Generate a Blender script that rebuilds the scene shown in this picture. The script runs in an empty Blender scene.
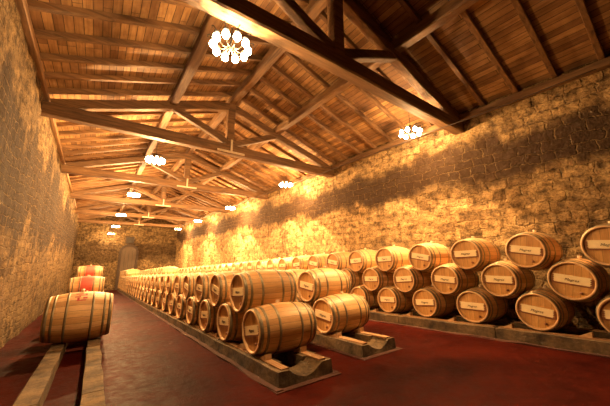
import bpy, bmesh, math, random
from mathutils import Vector, Matrix, noise
random.seed(7)
S = bpy.context.scene
COL = S.collection
PI = math.pi

# ------------------------------------------------------------------ camera
# hall runs along +Y, +X is towards the right-hand wall, camera 1.2 m over the ramped floor
F = 281.0
cam_d = bpy.data.cameras.new('camera')
cam = bpy.data.objects.new('camera', cam_d)
COL.objects.link(cam)
cam_d.sensor_width = 36.0
cam_d.lens = F / 610.0 * 36.0
cam_d.clip_start = 0.02
cam_d.clip_end = 200
v1 = Vector((98 - 305, 203 - 257, F)).normalized()            # hall axis seen in the lens (x right, y up, z forward)
v2 = Vector((1098 - 305, 203 - 257, F)).normalized()
up = v2.cross(v1).normalized()
if up.y < 0: up = -up
rt = up.cross(v1)
if rt.x < 0: rt = -rt
right = Vector((rt.x, v1.x, up.x)); upv = Vector((rt.y, v1.y, up.y)); fwd = Vector((rt.z, v1.z, up.z))
M = Matrix((right, upv, -fwd)).transposed().to_4x4()
cam.matrix_world = M
S.camera = cam

# ------------------------------------------------------------------ world and exposure
W = bpy.data.worlds.new('world'); S.world = W
W.use_nodes = True
W.node_tree.nodes['Background'].inputs[0].default_value = (0.9, 0.22, 0.07, 1)
W.node_tree.nodes['Background'].inputs[1].default_value = 0.008
S.view_settings.view_transform = 'Standard'
S.view_settings.look = 'None'
S.view_settings.gamma = 1
S.view_settings.use_curve_mapping = False
S.view_settings.exposure = 2.1

LAMP_COL = (1.0, 0.55, 0.21)
LEFT_LAMPS = [(1.10, 3.17, 2.71, 100), (1.06, 9.0, 2.83, 330), (1.04, 15.1, 2.88, 560), (0.90, 21.4, 2.68, 300), (0.88, 27.0, 2.42, 300), (0.76, 31.6, 2.12, 110)]
RIGHT_LAMPS = [(5.70, 3.60, 2.93, 130), (5.75, 9.24, 2.85, 290), (5.72, 15.06, 2.72, 420), (5.70, 21.4, 2.64, 420), (5.70, 27.9, 2.56, 360)]

def zf(y): return -1.22 - 0.056 * y                               # the floor falls gently towards the back wall
XR = 6.72
def xl(y): return -1.13 - 0.019 * y                               # left wall opens slightly
YB, YF = 33.0, -2.2
EAVE, RIDGE, XM = 3.42, 4.78, 2.76
TIE = 2.90
TRUSS_Y = [2.95, 7.55, 12.6, 18.1, 24.2, 30.4]

# ------------------------------------------------------------------ node helpers
def mat(name):
    m = bpy.data.materials.new(name); m.use_nodes = True
    nt = m.node_tree
    return m, nt, nt.nodes['Principled BSDF']
def N(nt, t, **k):
    n = nt.nodes.new(t)
    for a, b in k.items(): setattr(n, a, b)
    return n
def L(nt, a, b): nt.links.new(a, b)
def setin(n, **k):
    for a, b in k.items(): n.inputs[a.replace('_', ' ')].default_value = b
def math_n(nt, op, a, b=None, c=None, clamp=False):
    n = N(nt, 'ShaderNodeMath', operation=op, use_clamp=clamp)
    for i, v in enumerate((a, b, c)):
        if v is None: continue
        if isinstance(v, (int, float)): n.inputs[i].default_value = v
        else: L(nt, v, n.inputs[i])
    return n.outputs[0]
def ramp(nt, fac, stops):
    r = N(nt, 'ShaderNodeValToRGB')
    e = r.color_ramp.elements
    while len(e) < len(stops): e.new(0.5)
    for i, (p, c) in enumerate(stops):
        e[i].position = p; e[i].color = (*c, 1) if len(c) == 3 else c
    L(nt, fac, r.inputs[0])
    return r.outputs[0]
def mixc(nt, fac, a, b, mode='MIX'):
    n = N(nt, 'ShaderNodeMix', data_type='RGBA', blend_type=mode)
    for s, v in ((n.inputs[0], fac), (n.inputs[6], a), (n.inputs[7], b)):
        if isinstance(v, (int, float)): s.default_value = v
        elif isinstance(v, tuple): s.default_value = (*v, 1) if len(v) == 3 else v
        else: L(nt, v, s)
    return n.outputs[2]
def noise_n(nt, vec, scale, detail=4, rough=0.55, dist=0.0):
    n = N(nt, 'ShaderNodeTexNoise')
    setin(n, Scale=scale, Detail=detail, Roughness=rough, Distortion=dist)
    if vec is not None: L(nt, vec, n.inputs['Vector'])
    return n
def bump(nt, bs, h, strength, dist, prev=None):
    b = N(nt, 'ShaderNodeBump'); setin(b, Strength=strength, Distance=dist)
    L(nt, h, b.inputs['Height'])
    if prev is not None: L(nt, prev, b.inputs['Normal'])
    L(nt, b.outputs[0], bs.inputs['Normal'])
    return b.outputs[0]

def stone_mat(name, axis, dark_band, tint=1.0, bw=0.46, rh=0.235, wamp=1.8, sx=1.0, keep=0.5, lime=0.38):
    """coursed rubble: bricks pulled out of line by noise; pale lime joints; wavy-edged dark band"""
    m, nt, bs = mat(name)
    geo = N(nt, 'ShaderNodeNewGeometry')
    sep = N(nt, 'ShaderNodeSeparateXYZ'); L(nt, geo.outputs['Position'], sep.inputs[0])
    com = N(nt, 'ShaderNodeCombineXYZ')
    L(nt, sep.outputs[axis], com.inputs[0]); L(nt, sep.outputs[2], com.inputs[1])
    wob = noise_n(nt, com.outputs[0], 1.9, 3, 0.6)
    sub = N(nt, 'ShaderNodeVectorMath', operation='SUBTRACT'); L(nt, wob.outputs['Color'], sub.inputs[0]); sub.inputs[1].default_value = (0.5, 0.5, 0.5)
    sc = N(nt, 'ShaderNodeVectorMath', operation='SCALE'); L(nt, sub.outputs[0], sc.inputs[0]); sc.inputs['Scale'].default_value = 0.22
    add = N(nt, 'ShaderNodeVectorMath', operation='ADD'); L(nt, com.outputs[0], add.inputs[0]); L(nt, sc.outputs[0], add.inputs[1])
    wob2 = noise_n(nt, com.outputs[0], 9, 2, 0.6)
    sub2 = N(nt, 'ShaderNodeVectorMath', operation='SUBTRACT'); L(nt, wob2.outputs['Color'], sub2.inputs[0]); sub2.inputs[1].default_value = (0.5, 0.5, 0.5)
    sc2 = N(nt, 'ShaderNodeVectorMath', operation='SCALE'); L(nt, sub2.outputs[0], sc2.inputs[0]); sc2.inputs['Scale'].default_value = 0.09
    add2 = N(nt, 'ShaderNodeVectorMath', operation='ADD'); L(nt, add.outputs[0], add2.inputs[0]); L(nt, sc2.outputs[0], add2.inputs[1])
    bk = N(nt, 'ShaderNodeTexBrick')
    bk.offset = 0.5; bk.squash = 0.6; bk.squash_frequency = 3
    setin(bk, Scale=1.0, Mortar_Size=0.014, Mortar_Smooth=0.8, Bias=-0.1, Brick_Width=bw, Row_Height=rh)
    bk.inputs['Color1'].default_value = (0.50, 0.345, 0.165, 1)
    bk.inputs['Color2'].default_value = (0.15, 0.095, 0.045, 1)
    bk.inputs['Mortar'].default_value = (lime, lime * .70, lime * .36, 1)
    L(nt, add2.outputs[0], bk.inputs['Vector'])
    # per-patch variation, plastered-over patches
    big = noise_n(nt, com.outputs[0], 0.7, 5, 0.62)
    mid = noise_n(nt, com.outputs[0], 5.5, 6, 0.7)
    fine = noise_n(nt, com.outputs[0], 28, 4, 0.7)
    c = mixc(nt, ramp(nt, big.outputs['Fac'], [(0.44, (0, 0, 0)), (0.58, (0.8, 0.8, 0.8))]), bk.outputs['Color'], (0.50, 0.36, 0.18))
    c = mixc(nt, 0.85, c, ramp(nt, mid.outputs['Fac'], [(0.36, (0.12, 0.09, 0.06)), (0.50, (0.85, 0.80, 0.75)), (0.66, (1.5, 1.45, 1.35))]), 'MULTIPLY')
    c = mixc(nt, 0.8, c, ramp(nt, fine.outputs['Fac'], [(0.36, (0.3, 0.25, 0.2)), (0.52, (1, 1, 1))]), 'MULTIPLY')
    if dark_band:  # darkens the stone colour between two wavy heights
        z0, z1, amt = dark_band
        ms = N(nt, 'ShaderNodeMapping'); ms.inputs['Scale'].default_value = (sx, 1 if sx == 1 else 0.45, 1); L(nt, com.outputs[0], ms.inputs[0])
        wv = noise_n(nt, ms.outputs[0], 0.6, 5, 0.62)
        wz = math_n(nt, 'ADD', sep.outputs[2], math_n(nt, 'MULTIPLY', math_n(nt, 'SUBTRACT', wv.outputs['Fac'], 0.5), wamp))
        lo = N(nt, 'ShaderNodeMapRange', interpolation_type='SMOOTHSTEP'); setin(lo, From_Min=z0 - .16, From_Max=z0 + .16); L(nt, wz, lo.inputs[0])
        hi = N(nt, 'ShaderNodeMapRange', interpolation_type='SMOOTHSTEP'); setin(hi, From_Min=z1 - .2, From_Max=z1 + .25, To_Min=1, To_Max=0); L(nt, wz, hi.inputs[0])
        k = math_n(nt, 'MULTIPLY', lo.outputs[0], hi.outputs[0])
        # the stones darken fully, the lime joints less
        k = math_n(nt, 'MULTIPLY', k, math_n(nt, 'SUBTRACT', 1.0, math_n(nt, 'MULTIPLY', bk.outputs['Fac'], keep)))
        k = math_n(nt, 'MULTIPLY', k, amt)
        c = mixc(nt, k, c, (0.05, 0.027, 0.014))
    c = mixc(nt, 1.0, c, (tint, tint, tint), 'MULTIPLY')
    L(nt, c, bs.inputs['Base Color'])
    setin(bs, Roughness=0.92)
    bs.inputs['Specular IOR Level'].default_value = 0.2
    h = math_n(nt, 'SUBTRACT', math_n(nt, 'MULTIPLY', mid.outputs['Fac'], 0.9), math_n(nt, 'MULTIPLY', bk.outputs['Fac'], 0.55))
    h = math_n(nt, 'ADD', h, math_n(nt, 'MULTIPLY', fine.outputs['Fac'], 0.25))
    bump(nt, bs, h, 1.0, 0.13)
    return m

def wood_mat(name, base, dark, grain_axis=0, scale=1.0, rough=0.7, vary=0.35):
    m, nt, bs = mat(name)
    tc = N(nt, 'ShaderNodeTexCoord'); mp = N(nt, 'ShaderNodeMapping')
    s = [9 * scale] * 3; s[grain_axis] = 0.7 * scale
    mp.inputs['Scale'].default_value = s
    oi = N(nt, 'ShaderNodeObjectInfo')
    off = N(nt, 'ShaderNodeCombineXYZ'); L(nt, math_n(nt, 'MULTIPLY', oi.outputs['Random'], 30), off.inputs[0])
    L(nt, off.outputs[0], mp.inputs['Location'])
    L(nt, tc.outputs['Object'], mp.inputs['Vector'])
    n1 = noise_n(nt, mp.outputs[0], 1.6, 6, 0.65, 0.6)
    c = ramp(nt, n1.outputs['Fac'], [(0.30, dark), (0.62, base)])
    v = math_n(nt, 'ADD', 1 - vary / 2, math_n(nt, 'MULTIPLY', oi.outputs['Random'], vary))
    vc = N(nt, 'ShaderNodeCombineXYZ'); [L(nt, v, vc.inputs[i]) for i in range(3)]
    c = mixc(nt, 1.0, c, vc.outputs[0], 'MULTIPLY')
    L(nt, c, bs.inputs['Base Color']); setin(bs, Roughness=rough)
    bump(nt, bs, n1.outputs['Fac'], 0.6, 0.02)
    return m

def board_mat():
    """roof boards nailed along the hall: each board its own tone, open joints between"""
    m, nt, bs = mat('roof_boards')
    geo = N(nt, 'ShaderNodeNewGeometry')
    sep = N(nt, 'ShaderNodeSeparateXYZ'); L(nt, geo.outputs['Position'], sep.inputs[0])
    com = N(nt, 'ShaderNodeCombineXYZ'); L(nt, sep.outputs[1], com.inputs[0]); L(nt, sep.outputs[0], com.inputs[1])
    bk = N(nt, 'ShaderNodeTexBrick'); bk.offset = 0.37; bk.offset_frequency = 3
    setin(bk, Scale=1.0, Mortar_Size=0.005, Mortar_Smooth=0.2, Bias=-0.1, Brick_Width=2.9, Row_Height=0.118)
    bk.inputs['Color1'].default_value = (0.42, 0.25, 0.095, 1)
    bk.inputs['Color2'].default_value = (0.14, 0.066, 0.024, 1)
    bk.inputs['Mortar'].default_value = (0.03, 0.015, 0.008, 1)
    L(nt, com.outputs[0], bk.inputs['Vector'])
    mp = N(nt, 'ShaderNodeMapping'); mp.inputs['Scale'].default_value = (1.2, 14, 1); L(nt, com.outputs[0], mp.inputs[0])
    g = noise_n(nt, mp.outputs[0], 1.5, 5, 0.6, 0.5)
    kn = noise_n(nt, com.outputs[0], 2.2, 4, 0.6)
    c = mixc(nt, 0.8, bk.outputs['Color'], ramp(nt, g.outputs['Fac'], [(0.3, (0.5, 0.42, 0.36)), (0.6, (1.1, 1.1, 1.1))]), 'MULTIPLY')
    c = mixc(nt, 0.7, c, ramp(nt, kn.outputs['Fac'], [(0.35, (0.5, 0.42, 0.36)), (0.6, (1.1, 1.1, 1.1))]), 'MULTIPLY')
    L(nt, c, bs.inputs['Base Color']); setin(bs, Roughness=0.75)
    h = math_n(nt, 'SUBTRACT', math_n(nt, 'MULTIPLY', g.outputs['Fac'], 0.25), bk.outputs['Fac'])
    bump(nt, bs, h, 0.8, 0.02)
    return m

def floor_mat():
    m, nt, bs = mat('red_earth_floor')
    geo = N(nt, 'ShaderNodeNewGeometry')
    a = noise_n(nt, geo.outputs['Position'], 0.8, 6, 0.65)
    b = noise_n(nt, geo.outputs['Position'], 9, 5, 0.7)
    d = noise_n(nt, geo.outputs['Position'], 45, 3, 0.7)
    c = ramp(nt, a.outputs['Fac'], [(0.33, (0.015, 0.0010, 0.0005)), (0.66, (0.058, 0.0062, 0.0026))])
    c = mixc(nt, 0.7, c, ramp(nt, b.outputs['Fac'], [(0.3, (0.55, 0.5, 0.5)), (0.65, (1.25, 1.2, 1.2))]), 'MULTIPLY')
    L(nt, c, bs.inputs['Base Color'])
    L(nt, ramp(nt, b.outputs['Fac'], [(0.3, (0.48,) * 3), (0.7, (0.72,) * 3)]), bs.inputs['Roughness'])
    bs.inputs['Specular IOR Level'].default_value = 0.03
    h = math_n(nt, 'ADD', b.outputs['Fac'], math_n(nt, 'MULTIPLY', d.outputs['Fac'], 0.3))
    bump(nt, bs, h, 0.35, 0.02)
    return m

def concrete_mat(name, base, dark):
    m, nt, bs = mat(name)
    geo = N(nt, 'ShaderNodeNewGeometry')
    a = noise_n(nt, geo.outputs['Position'], 3.2, 7, 0.7)
    b = noise_n(nt, geo.outputs['Position'], 26, 4, 0.7)
    c = ramp(nt, a.outputs['Fac'], [(0.34, dark), (0.64, base)])
    c = mixc(nt, 0.6, c, ramp(nt, b.outputs['Fac'], [(0.3, (0.5,) * 3), (0.6, (1.1,) * 3)]), 'MULTIPLY')
    L(nt, c, bs.inputs['Base Color']); setin(bs, Roughness=0.9)
    h = math_n(nt, 'ADD', a.outputs['Fac'], math_n(nt, 'MULTIPLY', b.outputs['Fac'], 0.4))
    bump(nt, bs, h, 0.8, 0.03)
    return m

def stave_mat(name, red=False):
    m, nt, bs = mat(name)
    tc = N(nt, 'ShaderNodeTexCoord'); sep = N(nt, 'ShaderNodeSeparateXYZ'); L(nt, tc.outputs['Object'], sep.inputs[0])
    oi = N(nt, 'ShaderNodeObjectInfo')
    ang = math_n(nt, 'MULTIPLY', math_n(nt, 'ARCTAN2', sep.outputs[1], sep.outputs[2]), 26 / (2 * PI))
    cell = math_n(nt, 'FLOOR', ang); fr = math_n(nt, 'FRACT', ang)
    wn = N(nt, 'ShaderNodeTexWhiteNoise', noise_dimensions='2D')
    cv = N(nt, 'ShaderNodeCombineXYZ'); L(nt, cell, cv.inputs[0]); L(nt, math_n(nt, 'MULTIPLY', oi.outputs['Random'], 50), cv.inputs[1]); L(nt, cv.outputs[0], wn.inputs['Vector'])
    c = ramp(nt, wn.outputs['Value'], [(0.0, (0.55, 0.31, 0.12)), (0.5, (0.66, 0.41, 0.18)), (1.0, (0.76, 0.50, 0.25))])
    gv = N(nt, 'ShaderNodeCombineXYZ')
    L(nt, math_n(nt, 'MULTIPLY', sep.outputs[0], 2.0), gv.inputs[0]); L(nt, math_n(nt, 'MULTIPLY', ang, 3.0), gv.inputs[1]); L(nt, oi.outputs['Random'], gv.inputs[2])
    g = noise_n(nt, gv.outputs[0], 3, 4, 0.6)
    c = mixc(nt, 0.6, c, ramp(nt, g.outputs['Fac'], [(0.3, (0.62, 0.55, 0.5)), (0.6, (1.08,) * 3)]), 'MULTIPLY')
    if red:                                                       # the middle of these barrels is stained with wine
        ax = math_n(nt, 'ABSOLUTE', math_n(nt, 'ADD', sep.outputs[0], 0.02))
        r = N(nt, 'ShaderNodeMapRange', interpolation_type='SMOOTHSTEP'); setin(r, From_Min=.12, From_Max=.27, To_Min=1, To_Max=0); L(nt, ax, r.inputs[0])
        c = mixc(nt, math_n(nt, 'MULTIPLY', r.outputs[0], 0.9), c, (0.42, 0.035, 0.03))
    jo = math_n(nt, 'LESS_THAN', math_n(nt, 'ABSOLUTE', math_n(nt, 'SUBTRACT', fr, 0.5)), 0.462)
    jc = N(nt, 'ShaderNodeCombineXYZ'); jv = math_n(nt, 'ADD', 0.55, math_n(nt, 'MULTIPLY', jo, 0.45)); [L(nt, jv, jc.inputs[i]) for i in range(3)]
    c = mixc(nt, 1.0, c, jc.outputs[0], 'MULTIPLY')
    L(nt, c, bs.inputs['Base Color']); setin(bs, Roughness=0.5)
    bump(nt, bs, jo, 0.4, 0.004)
    return m

def head_mat():
    m, nt, bs = mat('oak_head')
    tc = N(nt, 'ShaderNodeTexCoord'); sep = N(nt, 'ShaderNodeSeparateXYZ'); L(nt, tc.outputs['Object'], sep.inputs[0])
    oi = N(nt, 'ShaderNodeObjectInfo')
    q = math_n(nt, 'MULTIPLY', math_n(nt, 'ADD', sep.outputs[1], 1.0), 1 / 0.082)
    cell = math_n(nt, 'FLOOR', q); fr = math_n(nt, 'FRACT', q)
    wn = N(nt, 'ShaderNodeTexWhiteNoise', noise_dimensions='2D')
    cv = N(nt, 'ShaderNodeCombineXYZ'); L(nt, cell, cv.inputs[0]); L(nt, math_n(nt, 'MULTIPLY', oi.outputs['Random'], 50), cv.inputs[1]); L(nt, cv.outputs[0], wn.inputs['Vector'])
    c = ramp(nt, wn.outputs['Value'], [(0.0, (0.46, 0.235, 0.07)), (1.0, (0.64, 0.37, 0.13))])
    mp = N(nt, 'ShaderNodeMapping'); mp.inputs['Scale'].default_value = (1, 30, 3); L(nt, tc.outputs['Object'], mp.inputs[0])
    g = noise_n(nt, mp.outputs[0], 1.5, 4, 0.6)
    c = mixc(nt, 0.6, c, ramp(nt, g.outputs['Fac'], [(0.3, (0.65, 0.58, 0.5)), (0.6, (1.08,) * 3)]), 'MULTIPLY')
    jo = math_n(nt, 'LESS_THAN', math_n(nt, 'ABSOLUTE', math_n(nt, 'SUBTRACT', fr, 0.5)), 0.47)
    jc = N(nt, 'ShaderNodeCombineXYZ'); jv = math_n(nt, 'ADD', 0.5, math_n(nt, 'MULTIPLY', jo, 0.5)); [L(nt, jv, jc.inputs[i]) for i in range(3)]
    c = mixc(nt, 1.0, c, jc.outputs[0], 'MULTIPLY')
    L(nt, c, bs.inputs['Base Color']); setin(bs, Roughness=0.45)
    return m

def plain(name, col, rough=0.6, metal=0.0, nz=0.0, nscale=20):
    m, nt, bs = mat(name)
    if nz:
        tc = N(nt, 'ShaderNodeTexCoord'); n = noise_n(nt, tc.outputs['Object'], nscale, 4, 0.6)
        lo = tuple(x * (1 - nz) for x in col)
        L(nt, ramp(nt, n.outputs['Fac'], [(0.3, lo), (0.65, col)]), bs.inputs['Base Color'])
    else:
        bs.inputs['Base Color'].default_value = (*col, 1)
    setin(bs, Roughness=rough, Metallic=metal)
    return m

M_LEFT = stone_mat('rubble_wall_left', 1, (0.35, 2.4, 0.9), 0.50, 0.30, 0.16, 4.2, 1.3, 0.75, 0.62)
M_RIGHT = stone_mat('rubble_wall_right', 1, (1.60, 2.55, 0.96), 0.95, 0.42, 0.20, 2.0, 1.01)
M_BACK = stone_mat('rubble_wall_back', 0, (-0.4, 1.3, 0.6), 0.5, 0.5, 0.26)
M_BOARD = board_mat()
M_BEAM = wood_mat('aged_beam', (0.19, 0.10, 0.038), (0.045, 0.02, 0.008), 0, 1.0)
M_RAFT = wood_mat('rafter_wood', (0.22, 0.115, 0.043), (0.05, 0.022, 0.008), 0, 1.0)
M_LONG = wood_mat('purlin_wood', (0.22, 0.118, 0.045), (0.05, 0.024, 0.01), 1, 1.0)
M_FLOOR = floor_mat()
M_CONC = concrete_mat('old_concrete', (0.19, 0.125, 0.06), (0.022, 0.014, 0.008))
M_FILLET = concrete_mat('mortar_fillet', (0.075, 0.02, 0.009), (0.035, 0.008, 0.004))
M_STRIP = wood_mat('runner_wood', (0.46, 0.27, 0.13), (0.2, 0.1, 0.05), 1, 2.0)
M_STAVE = stave_mat('oak_staves')
M_STAVE_RED = stave_mat('oak_staves_wine_stained', True)
M_HEAD = head_mat()
M_CHIME = plain('chime_wood', (0.72, 0.46, 0.24), 0.55, 0, 0.25, 30)
M_HOOP = plain('galvanised_hoop', (0.30, 0.26, 0.17), 0.45, 0.6, 0.35, 14)
M_BAR = plain('pale_crossbar', (0.96, 0.80, 0.50), 0.5, 0, 0.12, 12)
M_DOWEL = plain('dark_notch', (0.22, 0.08, 0.03), 0.6)
M_INK = plain('ink', (0.07, 0.035, 0.02), 0.6)
M_REDINK = plain('red_paint', (0.42, 0.03, 0.03), 0.6)
M_BUNG = plain('pale_bung', (0.80, 0.66, 0.48), 0.5)
M_WEDGE = plain('wedge_wood', (0.60, 0.38, 0.20), 0.65, 0, 0.3, 18)
M_IRON = plain('black_iron', (0.03, 0.025, 0.02), 0.5, 0.8)
M_STEEL = plain('pale_steel_plate', (0.72, 0.62, 0.46), 0.45, 0.3, 0.2, 10)
M_CABLE = plain('black_cable', (0.03, 0.02, 0.015), 0.6)
M_DOOR = wood_mat('door_wood', (0.10, 0.065, 0.037), (0.06, 0.04, 0.022), 2, 1.0)
M_ARCH = plain('arch_stone', (0.05, 0.032, 0.02), 0.9, 0, 0.4, 8)
mb_, nt_, bs_ = mat('bulb_glow')
bs_.inputs['Base Color'].default_value = (1, 0.9, 0.7, 1)
bs_.inputs['Emission Color'].default_value = (1.0, 0.80, 0.48, 1)
bs_.inputs['Emission Strength'].default_value = 22
M_BULB = mb_
try: M_BULB.cycles.emission_sampling = 'NONE'
except Exception: pass

# ------------------------------------------------------------------ mesh helpers
def mesh_of(name, verts, faces, mats, fm=None, smooth=False):
    me = bpy.data.meshes.new(name); me.from_pydata(verts, [], faces)
    for mm in (mats if isinstance(mats, (list, tuple)) else [mats]): me.materials.append(mm)
    if fm:
        for p, i in zip(me.polygons, fm): p.material_index = i
    if smooth:
        for p in me.polygons: p.use_smooth = True
    me.update()
    return me
class MB:
    def __init__(s): s.v = []; s.f = []; s.m = []; s.sm = []
    def add(s, v, f, m=0, sm=False):
        o = len(s.v); s.v += [tuple(p) for p in v]; s.f += [tuple(i + o for i in q) for q in f]
        s.m += [m] * len(f); s.sm += [sm] * len(f)
    def hexa(s, c, m=0):                                           # 8 corners: bottom 4, top 4
        s.add(c, [(3, 2, 1, 0), (4, 5, 6, 7), (0, 1, 5, 4), (1, 2, 6, 5), (2, 3, 7, 6), (3, 0, 4, 7)], m)
    def box(s, x0, x1, y0, y1, z0, z1, m=0):
        s.hexa([(x0, y0, z0), (x1, y0, z0), (x1, y1, z0), (x0, y1, z0), (x0, y0, z1), (x1, y0, z1), (x1, y1, z1), (x0, y1, z1)], m)
    def beam(s, a, b, w, h, m=0, side=(0, 1, 0), n=1, jit=0.0, seed=0):
        """squared timber from a to b; w across `side`, h the other way; slightly crooked when n > 1"""
        a = Vector(a); b = Vector(b); d = (b - a).normalized(); sd = Vector(side); sd = (sd - d * sd.dot(d)).normalized(); u = d.cross(sd)
        rings = []
        for i in range(n + 1):
            t = i / n; c = a.lerp(b, t)
            if jit and 0 < i < n:
                c = c + u * jit * (noise.noise(Vector((seed, t * 3, 0.3))) * 1.6) + sd * jit * noise.noise(Vector((seed, t * 3, 7.3))) * 1.6
            k = 1 + (jit * 1.5 * noise.noise(Vector((seed + 3.1, t * 4, 1))) if jit else 0)
            ch = min(w, h) * 0.1
            W2, H2 = w / 2 * k, h / 2 * k
            pts = [(-W2 + ch, -H2), (W2 - ch, -H2), (W2, -H2 + ch), (W2, H2 - ch), (W2 - ch, H2), (-W2 + ch, H2), (-W2, H2 - ch), (-W2, -H2 + ch)]
            rings.append([c + sd * p + u * q for p, q in pts])
        v = [p for r in rings for p in r]; f = []
        for i in range(n):
            for j in range(8):
                k2 = (j + 1) % 8
                f.append((i * 8 + j, i * 8 + k2, (i + 1) * 8 + k2, (i + 1) * 8 + j))
        f.append(tuple(range(7, -1, -1))); f.append(tuple(n * 8 + j for j in range(8)))
        s.add(v, f, m)
    def lathe(s, prof, n=32, axis='x', m=0, c=(0, 0, 0), caps=False, sm=True):
        v = []; f = []
        for (t, r) in prof:
            for j in range(n):
                a = 2 * PI * j / n; p, q = r * math.sin(a), r * math.cos(a)
                v.append((c[0] + t, c[1] + p, c[2] + q) if axis == 'x' else (c[0] + p, c[1] + q, c[2] + t))
        for i in range(len(prof) - 1):
            for j in range(n):
                k = (j + 1) % n
                f.append((i * n + j, (i + 1) * n + j, (i + 1) * n + k, i * n + k) if axis == 'x' else (i * n + j, i * n + k, (i + 1) * n + k, (i + 1) * n + j)[::-1])
        s.add(v, f, m, sm)
        if caps:
            o = len(s.v) - len(v)
            s.f.append(tuple(o + j for j in range(n))); s.m.append(m); s.sm.append(False)
            s.f.append(tuple(o + (len(prof) - 1) * n + j for j in range(n))[::-1]); s.m.append(m); s.sm.append(False)
    def tube(s, pts, r, n=8, m=0):
        pts = [Vector(p) for p in pts]; v = []; f = []
        for i, p in enumerate(pts):
            d = (pts[min(i + 1, len(pts) - 1)] - pts[max(i - 1, 0)]).normalized()
            a = d.cross(Vector((0, 0, 1)));
            if a.length < 0.1: a = d.cross(Vector((1, 0, 0)))
            a.normalize(); b = d.cross(a)
            for j in range(n):
                t = 2 * PI * j / n; v.append(p + a * (r * math.cos(t)) + b * (r * math.sin(t)))
        for i in range(len(pts) - 1):
            for j in range(n):
                k = (j + 1) % n; f.append((i * n + j, i * n + k, (i + 1) * n + k, (i + 1) * n + j))
        f.append(tuple(range(n - 1, -1, -1))); f.append(tuple((len(pts) - 1) * n + j for j in range(n)))
        s.add(v, f, m, True)
    def mesh(s, name, mats):
        me = mesh_of(name, s.v, s.f, mats, s.m)
        for p, q in zip(me.polygons, s.sm): p.use_smooth = q
        return me
def ob(name, me, parent=None, loc=(0, 0, 0)):
    o = bpy.data.objects.new(name, me); COL.objects.link(o); o.location = loc
    if parent: o.parent = parent
    return o
def empty(name, loc=(0, 0, 0), rot=(0, 0, 0)):
    o = bpy.data.objects.new(name, None); COL.objects.link(o); o.location = loc; o.rotation_euler = rot; o.empty_display_size = 0.2
    return o
def tag(o, label, cat, group=None):
    o['label'] = label; o['category'] = cat
    if group: o['group'] = group
    return o
def structure(o): o['kind'] = 'structure'; return o

# ------------------------------------------------------------------ the shell
def grid(name, P, us, vs, m, amp, seed, nrm):
    """wall surface P(u, v) with real unevenness along nrm"""
    v = []; f = []
    nrm = Vector(nrm)
    for u in us:
        for w in vs:
            p = Vector(P(u, w))
            d = noise.noise(Vector((u * 1.1 + seed, w * 1.3, 0.1))) * 1.6 + noise.noise(Vector((u * 4.2 + seed, w * 5.2, 3.1))) * 0.8
            v.append(p + nrm * (amp * d))
    n = len(vs)
    for i in range(len(us) - 1):
        for j in range(n - 1):
            f.append((i * n + j, (i + 1) * n + j, (i + 1) * n + j + 1, i * n + j + 1))
    me = mesh_of(name, v, f, m, smooth=True)
    return structure(ob(name, me))
def lin(a, b, st):
    n = max(1, int(round((b - a) / st))); return [a + (b - a) * i / n for i in range(n + 1)]
yy = lin(YF, YB, 0.14); tt = lin(0, 1, 0.03)
wl = grid('wall_left', lambda y, t: (xl(y), y, zf(y) - .1 + t * (EAVE + .06 - zf(y) + .1)), yy, tt, M_LEFT, 0.035, 1.0, (1, 0, 0))
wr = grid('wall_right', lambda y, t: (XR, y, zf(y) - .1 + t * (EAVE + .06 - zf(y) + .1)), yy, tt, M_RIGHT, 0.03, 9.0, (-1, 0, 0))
def roof_z(x): return RIDGE - (RIDGE - EAVE) * abs(x - XM) / (XR - XM)
wb = grid('wall_back', lambda x, t: (x, YB, zf(YB) - .1 + t * (roof_z(x) + .02 - zf(YB) + .1)), lin(-2.2, 7.0, 0.15), tt, M_BACK, 0.03, 4.0, (0, -1, 0))
fl = MB()
v = []; f = []
xs = lin(-2.4, 7.0, 0.35); ys = lin(YF, YB + .1, 0.35)
for x in xs:
    for y in ys: v.append((x, y, zf(y) + 0.006 * noise.noise(Vector((x * .9, y * .9, 2)))))
n = len(ys)
for i in range(len(xs) - 1):
    for j in range(n - 1): f.append((i * n + j, (i + 1) * n + j, (i + 1) * n + j + 1, i * n + j + 1))
structure(ob('floor', mesh_of('floor', v, f, M_FLOOR, smooth=True)))

# door and blind opening in the back wall
def arch_pts(cx, zs, r, z0, n=14):
    return [(cx - r, z0)] + [(cx - r * math.cos(PI * i / n), zs + r * math.sin(PI * i / n)) for i in range(n + 1)] + [(cx + r, z0)]
def arch_ring(cx, zs, r0, r1, z0, y0, y1, name, m, parent=None):
    a = arch_pts(cx, zs, r0, z0); b = arch_pts(cx, zs, r1, z0); k = len(a); v = []; f = []
    for (x, z) in a: v += [(x, y0, z), (x, y1, z)]
    for (x, z) in b: v += [(x, y0, z), (x, y1, z)]
    for i in range(k - 1):
        p, q = 2 * i, 2 * i + 2; P, Q = 2 * k + 2 * i, 2 * k + 2 * i + 2
        f += [(p, q, Q, P), (p + 1, P + 1, Q + 1, q + 1), (p, p + 1, q + 1, q), (P, Q, Q + 1, P + 1)]
    return ob(name, mesh_of(name, v, f, m), parent)
zb = zf(YB)
DX = 2.42
dm = MB(); pts = arch_pts(DX, 0.42, 0.62, zb)
dm.add([(x, YB - .06, z) for x, z in pts], [tuple(range(len(pts)))])
dm.add([(x, YB - .02, z) for x, z in pts], [tuple(range(len(pts)))])
door = structure(ob('door_1', dm.mesh('door', M_DOOR)))
arch_ring(DX, 0.42, 0.62, 0.82, zb, YB - .16, YB + .02, 'door_surround', M_ARCH, door)
hm = MB()
for k in range(3): hm.box(DX - .32 + .32 * k - .01, DX - .32 + .32 * k + .01, YB - .075, YB - .06, zb, 0.6)
ob('board_joint', hm.mesh('board_joint', M_IRON), door)
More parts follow.
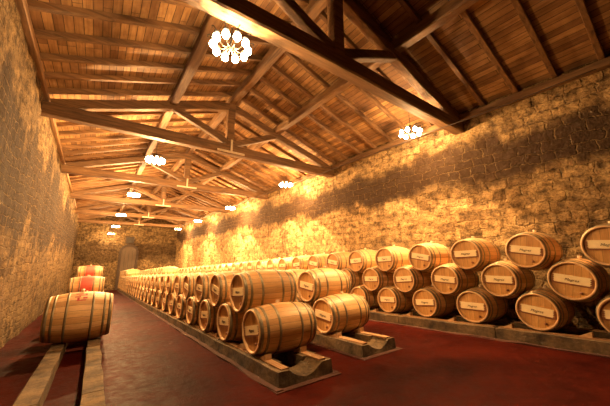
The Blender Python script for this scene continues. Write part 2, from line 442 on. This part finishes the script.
wm = MB(); wm.box(2.12, 2.67, YB - .1, YB - .05, 1.38, 1.9)
win = structure(ob('window_1', wm.mesh('window_1', M_IRON)))
fr = MB()
for (a, b, c, d) in ((2.03, 2.76, 1.30, 1.38), (2.03, 2.76, 1.9, 1.98), (2.03, 2.12, 1.38, 1.9), (2.67, 2.76, 1.38, 1.9)): fr.box(a, b, YB - .14, YB + .02, c, d)
ob('window_frame', fr.mesh('window_frame', M_ARCH), win)

# ------------------------------------------------------------------ roof: two boarded slopes, each with rafters and purlins
RSLOPE = (RIDGE - EAVE) / (XR - XM)
def slope(sgn):
    x0, x1 = XM, (XR + .25 if sgn > 0 else -2.1)
    # the left slope reaches the same eave height at the left wall
    def rz(x):
        if sgn > 0: return RIDGE - RSLOPE * (x - XM)
        return RIDGE - (RIDGE - EAVE) / (XM + 1.2) * (XM - x)
    sl = MB()
    yb = YB + .1
    sl.hexa([(x0, YF, rz(x0)), (x1, YF, rz(x1)), (x1, yb, rz(x1)), (x0, yb, rz(x0)),
             (x0, YF, rz(x0) + .06), (x1, YF, rz(x1) + .06), (x1, yb, rz(x1) + .06), (x0, yb, rz(x0) + .06)])
    c = structure(ob('ceiling', sl.mesh('ceiling', M_BOARD)))
    # common rafters, .62 m apart
    y = -1.4; k = 0
    while y < YB - .1:
        b = MB(); e = XR + .05 if sgn > 0 else xl(y) - .05
        d = 0.055
        b.beam((x0, 0, rz(x0) - d), (e, 0, rz(e) - d), 0.085, 0.11, side=(0, 1, 0), n=3, jit=0.012, seed=k + 40 * sgn)
        yj = y + 0.05 * noise.noise(Vector((k, sgn, 5)))
        ob('rafter', b.mesh('rafter', M_RAFT), c, (0, yj, 0))
        y += 0.625; k += 1
    # mid purlin, wall plate
    px = 4.28 if sgn > 0 else 1.16
    yy0 = [YF] + TRUSS_Y + [YB]
    for i in range(len(yy0) - 1):
        b = MB(); b.beam((px, yy0[i] - .1, rz(px) - .22), (px, yy0[i + 1] + .1, rz(px) - .22), 0.20, 0.21, side=(1, 0, 0), n=4, jit=0.02, seed=i + 11 * sgn)
        ob('purlin', b.mesh('purlin', M_LONG), c)
    b = MB()
    if sgn > 0: b.beam((XR - .07, YF, rz(XR) - .18), (XR - .07, YB, rz(XR) - .18), 0.14, 0.14, side=(1, 0, 0), n=12, jit=0.012, seed=3)
    else: b.beam((xl(YF) + .03, YF, 3.31), (xl(YB) + .03, YB, 3.31 - .16), 0.09, 0.12, side=(1, 0, 0), n=12, jit=0.012, seed=8)
    ob('wall_plate', b.mesh('wall_plate', M_LONG), c)
    if sgn > 0:
        b = MB(); b.beam((XM, YF, RIDGE - .20), (XM, YB, RIDGE - .20), 0.20, 0.24, side=(1, 0, 0), n=14, jit=0.01, seed=31)
        ob('ridge_beam', b.mesh('ridge_beam', M_LONG), c)
    return rz
rzr = slope(1); rzl = slope(-1)

ordn = ['first', 'second', 'third', 'fourth', 'fifth', 'sixth', 'seventh', 'eighth', 'ninth', 'tenth', 'eleventh', 'twelfth', 'thirteenth', 'fourteenth', 'fifteenth',
        'sixteenth', 'seventeenth', 'eighteenth', 'nineteenth']
tens = {20: 'twent', 30: 'thirt'}
def ordinal(i):
    i += 1
    if i < 20: return ordn[i - 1]
    t, r = i // 10 * 10, i % 10
    return tens[t] + 'ieth' if r == 0 else tens[t] + 'y-' + ordn[r - 1]

for ti, ty in enumerate(TRUSS_Y):
    t = empty('roof_truss', (XM, ty, TIE))
    lab = ['heavy timber roof truss nearest the camera, dark and crossing the top of the picture',
           'heavy timber roof truss, second from the camera, right behind the largest chandelier',
           'timber roof truss, third from the camera', 'timber roof truss, fourth from the camera',
           'timber roof truss, fifth from the camera', 'timber roof truss farthest away, in front of the back wall'][ti]
    tag(t, lab, 'roof truss', 'timber trusses under the roof')
    def part(name, a, b, w, h, n=5, jit=0.02, m=M_BEAM):
        mbq = MB()
        off = Vector((XM, ty, TIE))
        mbq.beam(Vector(a) - off, Vector(b) - off, w, h, side=(0, 1, 0), n=n, jit=jit, seed=ti * 7 + len(name))
        return ob(name, mbq.mesh(name, m), t)
    y = ty
    part('tie_beam', (xl(y) - .04, y, TIE + .14), (XR + .04, y, TIE + .14), 0.24, 0.27, 9, 0.02)
    part('king_post', (XM, y, TIE + .2), (XM, y, RIDGE - .28), 0.20, 0.22, 2)
    zl, zr = TIE + .30, TIE + .30
    part('principal_rafter', (xl(y) + .12, y, 3.16), (XM - .05, y, RIDGE - .40), 0.19, 0.21)
    part('principal_rafter', (XR - .12, y, 3.16), (XM + .05, y, RIDGE - .40), 0.19, 0.21)
    part('strut', (XM - .08, y, TIE + .34), (1.16, y, 3.88), 0.15, 0.17, 3)
    part('strut', (XM + .08, y, TIE + .34), (4.30, y, 3.88), 0.15, 0.17, 3)
    pl = MB()
    pl.box(-.40, .40, -.150, -.128, .02, .075); pl.box(-.028, .028, -.150, -.128, .075, .42)
    for k in (-.33, -.12, .12, .33): pl.lathe([(0, .0), (0, .016), (.012, .014), (.012, 0)], 8, 'x', 0, (k, -.15, .047))
    if ti: ob('joint_plate', pl.mesh('joint_plate', M_STEEL), t)

# ------------------------------------------------------------------ chandeliers
def chandelier_meshes():
    arm = MB()
    pts = []
    for i in range(13):
        s = i / 12; pts.append((0.04 + 0.18 * s, 0, -0.03 - 0.075 * math.sin(PI * s) + 0.055 * s))
    arm.tube(pts, 0.008, 6)
    arm.lathe([(0.0, 0.006), (0.004, 0.036), (0.016, 0.04), (0.02, 0.0)], 12, 'z', 0, (0.22, 0, 0.03))
    arm.tube([(0.22, 0, 0.045), (0.24, 0, 0.08), (0.27, 0, 0.10), (0.295, 0, 0.085), (0.29, 0, 0.06)], 0.006, 6)
    bulb = MB()
    prof = [(-0.075, 0.001), (-0.07, 0.022), (-0.05, 0.040), (-0.02, 0.048), (0.01, 0.040), (0.03, 0.022), (0.04, 0.012)]
    bulb.lathe(prof, 14, 'z', 0, (0.22, 0, -0.01))
    body = MB()
    body.lathe([(-0.11, 0.0), (-0.10, 0.02), (-0.06, 0.035), (-0.02, 0.02), (0.05, 0.014), (0.12, 0.026), (0.15, 0.01), (0.17, 0.0)], 14, 'z')
    return arm.mesh('arm', M_IRON), bulb.mesh('bulb', M_BULB), body.mesh('hub', M_IRON)
ARM, BULB, HUB = chandelier_meshes()
def chandelier(x, y, z, power, label, top, n=8, down=None, up_w=None):
    c = empty('chandelier', (x, y, z)); tag(c, label, 'chandelier', 'iron chandeliers hanging from the roof')
    ob('hub', HUB, c, (0, 0, 0.03))
    rod = MB()
    k = max(3, int((top - z) / .06))
    for i in range(k):                                            # chain of links
        zz = 0.2 + (top - z - 0.2) * (i + .5) / k; hgt = (top - z - .2) / k * .62
        pts = [(0.014 * math.cos(a) * (1 if i % 2 else 0), 0.014 * math.cos(a) * (0 if i % 2 else 1), zz + hgt * math.sin(a)) for a in [2 * PI * j / 8 for j in range(9)]]
        rod.tube(pts, 0.004, 5)
    ob('chain', rod.mesh('chain', M_IRON), c)
    for i in range(n):
        a = 2 * PI * i / n + 0.3
        o = ob('arm', ARM, c); o.rotation_euler.z = a
        b = ob('bulb', BULB, o)
    ld = bpy.data.lights.new('chandelier_light', 'POINT'); ld.color = LAMP_COL; ld.energy = power; ld.shadow_soft_size = 0.05
    lo = bpy.data.objects.new('chandelier_light', ld); COL.objects.link(lo); lo.parent = c; lo.location = (0, 0, -0.17)
    for (dy, e, ang, tx, ty_) in (down or []):
        sd = bpy.data.lights.new('bulb_light', 'SPOT'); sd.color = LAMP_COL; sd.energy = e; sd.spot_size = math.radians(ang); sd.spot_blend = 0.12; sd.shadow_soft_size = 0.02
        so = bpy.data.objects.new('bulb_light', sd); COL.objects.link(so); so.parent = c; so.location = (0, dy, -0.13); so.rotation_euler = (tx, ty_, 0)
    return c
lword = ['nearest and brightest iron chandelier at top left of the picture', 'bright iron chandelier on the left side, second from the camera',
         'bright iron chandelier on the left side, third from the camera', 'small dim chandelier on the left side, fourth from the camera',
         'small chandelier on the left side, fifth from the camera', 'farthest small chandelier on the left side, close to the back wall']
for i, (x, y, z, p) in enumerate(LEFT_LAMPS):
    chandelier(x, y, z, p, lword[i], rzl(x) - (.30 if i < 2 else .0), n=10)
rword = ['nearest iron chandelier beside the right wall, below the end of the front truss', 'iron chandelier beside the right wall, second from the camera',
         'iron chandelier beside the right wall, third from the camera', 'iron chandelier beside the right wall, fourth from the camera', 'farthest chandelier beside the right wall']
for i, (x, y, z, p) in enumerate(RIGHT_LAMPS):
    sp = [(-.25, p * 1.6, 84, -0.10, 0.10), (.25, p * 1.6, 84, 0.42, 0.10)]
    chandelier(x, y, z, p * 0.55, rword[i], rzr(x) - .02, down=sp)
cb = MB()
pts = [(5.93, 0.5, 2.86)]
for i in range(60):
    yq = 0.5 + i * 0.5; pts.append((5.93, yq + .25, 2.86 - 0.03 * abs(math.sin(i * .6))))
cb.tube(pts, 0.008, 6)
tag(ob('power_cable', cb.mesh('power_cable', M_CABLE)), 'thin dark power cable strung between the chandeliers beside the right wall', 'cable')

# ------------------------------------------------------------------ barrels
BL, RB, RE = 0.90, 0.325, 0.270
def rad(x): return RB - (RB - RE) * (2 * x / BL) ** 2
def barrel_body(n=40, k=14):
    b = MB()
    prof = [(-BL / 2 + .035, RE - .03), (-BL / 2, RE - .022)]
    prof += [(-BL / 2 + BL * i / k, rad(-BL / 2 + BL * i / k)) for i in range(k + 1)]
    prof += [(BL / 2, RE - .022), (BL / 2 - .035, RE - .03)]
    b.lathe(prof, n)
    # mark the chime rings with the second material
    for i in range(len(b.f)):
        if min(b.f[i]) // n in (0, 1) and min(b.f[i]) < 2 * n or min(b.f[i]) >= (len(prof) - 3) * n: b.m[i] = 1
    return b
def hoop_mb(x, w, n=40):
    b = MB(); a, c = x - w / 2, x + w / 2
    b.lathe([(a, rad(a) - .002), (a, rad(a) + .0035), (c, rad(c) + .0035), (c, rad(c) - .002)], n)
    return b
HOOPS = [(-.416, .044), (-.335, .034), (-.17, .034), (.17, .034), (.335, .034), (.416, .044)]
def disc(b, x, sgn, n=36, m=0):
    v = [(x, (RE - .028) * math.sin(2 * PI * j / n), (RE - .028) * math.cos(2 * PI * j / n)) for j in range(n)]
    b.add(v, [tuple(range(n)) if sgn > 0 else tuple(range(n))[::-1]], m)
def head_mesh(sgn):
    b = MB(); disc(b, sgn * (BL / 2 - .03), sgn); return b.mesh('head', M_HEAD)
def bar_mb(sgn, m=0):
    b = MB(); x0 = sgn * (BL / 2 - .029); x1 = sgn * (BL / 2 - .014)
    b.box(min(x0, x1), max(x0, x1), -.205, .205, -.042, .072, m)
    return b
def notch_mb(sgn, m=0):
    b = MB(); x1 = sgn * (BL / 2 - .0125); x0 = sgn * (BL / 2 - .029)
    for s in (-1, 1):
        for z in (-.034, -.008, .018, .044):
            y = s * .212
            b.box(min(x0, x1), max(x0, x1), y - .016, y + .016, z - .008, z + .008, m)
    b.box(min(x0, x1), max(x0, x1), -.232, .232, -.062, -.042, m)
    return b
def text_mesh(txt, size, m, sgn):
    cu = bpy.data.curves.new('lettering', 'FONT'); cu.body = txt; cu.size = size; cu.shear = 0.35; cu.align_x = 'CENTER'; cu.align_y = 'CENTER'; cu.extrude = 0.001; cu.resolution_u = 2
    o = bpy.data.objects.new('lettering_tmp', cu); COL.objects.link(o)
    dg = bpy.context.evaluated_depsgraph_get(); me = bpy.data.meshes.new_from_object(o.evaluated_get(dg)); bpy.data.objects.remove(o)
    for vv in me.vertices:
        x, y, z = vv.co
        vv.co = (sgn * (BL / 2 - .0125 + z), -x if sgn < 0 else x, y + .008)
    me.materials.clear(); me.materials.append(m); me.name = 'lettering'
    return me
STAVES = barrel_body().mesh('staves', [M_STAVE, M_CHIME])
STAVES_RED = barrel_body().mesh('staves', [M_STAVE_RED, M_CHIME])
HOOP_ME = [hoop_mb(x, w).mesh('hoop', M_HOOP) for x, w in HOOPS]
HEADS = {s: head_mesh(s) for s in (-1, 1)}
BARS = {s: bar_mb(s).mesh('crossbar', M_BAR) for s in (-1, 1)}
NOTCH = {s: notch_mb(s).mesh('dowel_notches', M_DOWEL) for s in (-1, 1)}
TEXTS = {-1: text_mesh('Magrez', 0.054, M_INK, -1)}
bg = MB(); bg.lathe([(-.01, .022), (.03, .03), (.036, .028), (.036, 0)], 12, 'z', 0, (0, 0, RB))
BUNG = bg.mesh('bung', M_BUNG)
tp = MB(); tp.lathe([(0, 0), (0, .02), (.018, .016), (.018, 0)], 10, 'x', 0, (-BL / 2 + .012, -.11, -.155))
TAP = tp.mesh('tap_plug', M_DOWEL)
def barrel_proto(red, face):
    r = empty('wine_barrel')
    ob('staves', STAVES_RED if red else STAVES, r)
    for h in HOOP_ME: ob('hoop', h, r)
    for s in (-1, 1): ob('head', HEADS[s], r)
    ob('crossbar', BARS[-1], r)
    ch = r.children_recursive if False else None
    ob('dowel_notches', NOTCH[-1], r)
    ob('lettering', TEXTS[-1], r)
    ob('tap_plug', TAP, r); ob('bung', BUNG, r)
    return r
def far_mesh():
    """a barrel too small in the picture to show its parts: one mesh"""
    b = barrel_body(24, 8)
    for x, w in HOOPS:
        h = hoop_mb(x, w, 24); b.add(h.v, h.f, 2, True)
    for s in (-1, 1): disc(b, s * (BL / 2 - .03), s, 24, 3)
    q = bar_mb(-1); b.add(q.v, q.f, 4)
    q = notch_mb(-1); b.add(q.v, q.f, 5)
    b.lathe([(-.01, .022), (.03, .03), (.036, .028), (.036, 0)], 8, 'z', 4, (0, 0, RB))
    return b.mesh('wine_barrel', [M_STAVE, M_CHIME, M_HOOP, M_HEAD, M_BAR, M_DOWEL])
FAR = far_mesh()
far_red = FAR.copy(); far_red.materials[0] = M_STAVE_RED
PROTO = {}
def place_barrel(x, y, z, label, group, red=False, flip=False, far=False, roll=0.0, yaw=0.0):
    rot = (roll, 0, yaw + (PI if flip else 0))
    if far:
        o = ob('wine_barrel', far_red if red else FAR, None, (x, y, z)); o.rotation_euler = rot
    else:
        if red not in PROTO:
            o = PROTO[red] = barrel_proto(red, None)
        else:
            p = PROTO[red]; o = p.copy(); COL.objects.link(o)
            for ch in p.children:
                c = ch.copy(); COL.objects.link(c); c.parent = o
        o.location = (x, y, z); o.rotation_euler = rot
    return tag(o, label, 'wine barrel', group)

SP, DZ, H0 = 0.945, 0.468, 0.478
TIERS = ['bottom', 'middle', 'top']
def row(xh, ys_by_tier, where, group, SP=SP, HB=H0, fard=13.0, adj='oak wine barrel', red_fn=None, roll_fn=None, flip=False, vis=None):
    for ti, (y0, y1) in enumerate(ys_by_tier):
        y = y0; k = 0
        while y <= y1 + .01:
            rr = random.uniform(-.16, .16); yw = random.uniform(-.012, .012)
            if roll_fn and roll_fn(ti, k) is not None: rr = roll_fn(ti, k)
            z = zf(y) + HB + ti * DZ
            xx = xh + (-.05 * min(ti, 1) if xh < 0 else 0) + BL / 2 + random.uniform(-.012, .012)
            lab = '%s, %s from the camera in the %s tier %s' % (adj, ordinal(k), TIERS[ti], where)
            place_barrel(xx, y, z, lab, group, red=bool(red_fn and red_fn(ti, k)), far=y > fard, roll=rr, yaw=yw, flip=flip)
            y += SP; k += 1
SA = 1.0
yA = 3.60
ybA = yA + 27 * SA
yB = 3.90
ybB = yB + 28 * SP
row(1.72, [(yA, ybA), (yA + SA / 2, ybA - SA / 2), (yA + 21 * SA, ybA - SA)], 'of the left-hand central row', 'barrels in the left-hand central row', SP=SA, HB=.462,
    roll_fn=lambda t, k: -0.24 if (t, k) == (0, 0) else None)
row(3.17, [(yB, ybB), (yB + SP / 2, ybB - SP / 2), (yB + 16 * SP, ybB - SP)], 'of the right-hand central row', 'barrels in the right-hand central row', HB=.462, fard=8)
yR = 0.68
row(5.60, [(yR, yR + 32 * SP), (yR + SP / 2, yR + 31.5 * SP), (yR + 0.03, yR + .03 + 31 * SP)], 'stacked along the right wall', 'barrels stacked along the right wall', fard=9.5)
yL = 6.45
row(-.60, [(yL, yL + 13 * SP), (yL + 5.5 * SP, yL + 12.5 * SP), (yL + 10 * SP, yL + 12 * SP)], 'beside the left wall', 'barrels on runners beside the left wall',
    red_fn=lambda t, k: not (t == 0 and k == 0), adj='wine-stained oak barrel', fard=17.9)

# ------------------------------------------------------------------ concrete cradles under the rows
def ybox(b, x0, x1, y0, y1, h0, h1, m=0, st=1.2, jit=0.0, seed=0):
    ys_ = lin(y0, y1, st); v = []; f = []
    for i, y in enumerate(ys_):
        j = lambda q: jit * noise.noise(Vector((y * 2.1 + seed, q * 3.3, 1)))
        v += [(x0 + j(1), y, h0), (x1 + j(2), y, h0), (x1 + j(3), y, h1 + .6 * j(5)), (x0 + j(4), y, h1 + .6 * j(5))]
    for i in range(len(ys_) - 1):
        a = i * 4
        for q in range(4): f.append((a + q, a + (q + 1) % 4, a + 4 + (q + 1) % 4, a + 4 + q))
    f += [(3, 2, 1, 0), tuple(4 * (len(ys_) - 1) + q for q in range(4))]
    b.add(v, f, m)
def cradle(label, x0, x1, w, y0, y1, end=True, h=0.172, strip=True):
    r = empty('barrel_cradle', (x0, y0, zf(y0))); tag(r, label, 'barrel rack', 'concrete cradles under the barrels')
    off = Vector((x0, y0, 0)); r.rotation_euler.x = -math.atan(0.056)
    def add(name, b, m):
        b.v = [tuple(Vector(p) - off) for p in b.v]; return ob(name, b.mesh(name, m), r)
    for (a, c) in ((x0, x0 + w), (x1 - w, x1)):
        b = MB(); ybox(b, a, c, y0 + (.30 if end else 0), y1, -.03, h, st=.3, jit=.018, seed=a); add('rail', b, M_CONC)
        if strip:
            b = MB(); mid = (a + c) / 2 ; ybox(b, mid - .05, mid + .05, y0 + .04, y1 - .02, h - .005, h + .016, st=.5, jit=.006, seed=c); add('runner', b, M_STRIP)
    if end:                                                       # end block with a rounded saddle
        b = MB(); prof = []
        n = 16; wid = x1 - x0
        for i in range(n + 1):
            t = i / n; q = min(1, max(0, (t - .2) / .6)); prof.append((x0 + wid * t, h - 0.10 * math.sin(PI * q) ** .8 if 0 < q < 1 else h))
        v = []; f = []
        for (x, z) in prof:
            for (yq) in (y0, y0 + .34):
                fl_ = .02 if yq == y0 else 0
                v += [(x, yq - fl_ , -.03), (x, yq, z + .012 * noise.noise(Vector((x * 6, yq * 5, 0))))]
        for i in range(n):
            a = i * 4; c = a + 4
            f += [(a, c, c + 1, a + 1), (a + 3, c + 3, c + 2, a + 2), (a + 1, c + 1, c + 3, a + 3), (a + 2, c + 2, c, a)]
        f += [(0, 1, 3, 2), (4 * n + 2, 4 * n + 3, 4 * n + 1, 4 * n)]
        b.add(v, f); add('end_block', b, M_CONC)
    b = MB(); ybox(b, x0 - .07, x0 + .02, y0 - .07, y1, -.01, .012, st=.4, jit=.03, seed=5)
    if end: ybox(b, x0 - .07, x1 + .07, y0 - .10, y0 + .02, -.01, .011, st=.1, jit=.02, seed=6); ybox(b, x1 - .02, x1 + .07, y0 - .05, y1, -.01, .010, st=.4, jit=.03, seed=9)
    add('mortar_fillet', b, M_FILLET)
    return r
def cradle_line(what, x0, x1, w, y0, y1, seg, **k):
    """the cradles were cast in short blocks set end to end"""
    n = int((y1 - y0) / seg); end = k.pop('end', True)
    for i in range(n):
        a = y0 + seg * i
        if i == 0 and end: lab = 'concrete cradle block with a rounded saddle at its open front end, %s' % what
        else: lab = 'low concrete cradle block, %s from the camera, %s' % (ordinal(i), what)
        cradle(lab, x0, x1, w, a, a + seg - .012, end=(end and i == 0), **k)
cradle_line('left-hand central row', 1.70, 2.45, 0.22, 2.83, 31.2, 2.0, h=.156)
cradle_line('right-hand central row', 3.15, 3.88, 0.22, 2.98, 31.2, 2.0, h=.156)
cradle_line('right wall row', 5.50, 6.40, 0.26, -1.6, 32.6, 1.9, end=False)
cradle_line('rail pair by the left wall', -.45, .185, 0.17, 1.2, 19.6, 2.3, end=False, strip=False, h=.182)

# ------------------------------------------------------------------ wooden wedges beside the bottom barrels
wg = MB(); wg.add([(-.045, 0, 0), (.045, 0, 0), (.045, .16, 0), (-.045, .16, 0), (-.045, 0, .075), (.045, 0, .075)],
                  [(3, 2, 1, 0), (0, 1, 5, 4), (4, 5, 2, 3), (0, 4, 3), (1, 2, 5)])
WEDGE = wg.mesh('wedge', M_WEDGE)
def wedge(x, y, label, flip=False, h=.182):
    o = ob('wooden_wedge', WEDGE, None, (x, y, zf(y) + h)); o.rotation_euler = (-.056 if not flip else .056, 0, PI if flip else 0)
    return tag(o, label, 'wedge', 'wooden wedges holding the bottom barrels')
for nm, xa, xb, ya, sp in (('left-hand', 1.81, 2.34, yA, SA), ('right-hand', 3.26, 3.77, yB, SP)):
    wedge(xa, ya - .34, 'wooden wedge on the left rail before the front barrel, %s central row' % nm, h=.168)
    wedge(xb, ya - .34, 'wooden wedge on the right rail before the front barrel, %s central row' % nm, h=.168)
    for k in range(4):
        wedge(xa, ya + sp * (k + .5) - .12, 'wooden wedge on the left rail behind bottom barrel %s, %s central row' % (ordinal(k), nm), h=.168)
for k in range(6):
    wedge(5.65, yR + SP * (k + .5) - .12, 'wooden wedge on the front rail behind the %s bottom barrel along the right wall' % ordinal(k), False)

# ------------------------------------------------------------------ special marks: first barrel by the left wall
for o in list(COL.objects):
    if o.get('group') == 'barrels on runners beside the left wall' and abs(o.location.y - yL) < .01:
        o['label'] = 'large pale oak barrel with a small red painted mark, nearest one by the left wall'
        o.rotation_euler = (0, 0, 0); o.scale = (1, 1.25, 1.25); o.location.z = zf(yL) + .182 + .325 * 1.25 - .012
        b = MB()
        def patch(cx, ca, w, a):                                   # strip lying on the staves
            v = []
            for i in range(5):
                for s in (-1, 1):
                    xx = cx + s * w / 2; an = ca + a * (i / 4 - .5); rr = rad(xx) + .002
                    v.append((xx, rr * math.sin(an), rr * math.cos(an)))
            b.add(v, [(2 * i, 2 * i + 1, 2 * i + 3, 2 * i + 2) for i in range(4)])
        for (cx, ca, w, a) in ((-.03, -.33, .10, .07), (.02, -.45, .12, .05), (-.05, -.55, .08, .06), (.05, -.62, .06, .09), (.0, -.75, .12, .05), (-.04, -.68, .03, .16), (.06, -.40, .03, .14)):
            patch(cx, ca, w, a)
        mk = ob('painted_mark', b.mesh('painted_mark', M_REDINK), o); mk['label'] = 'dark red painted mark'
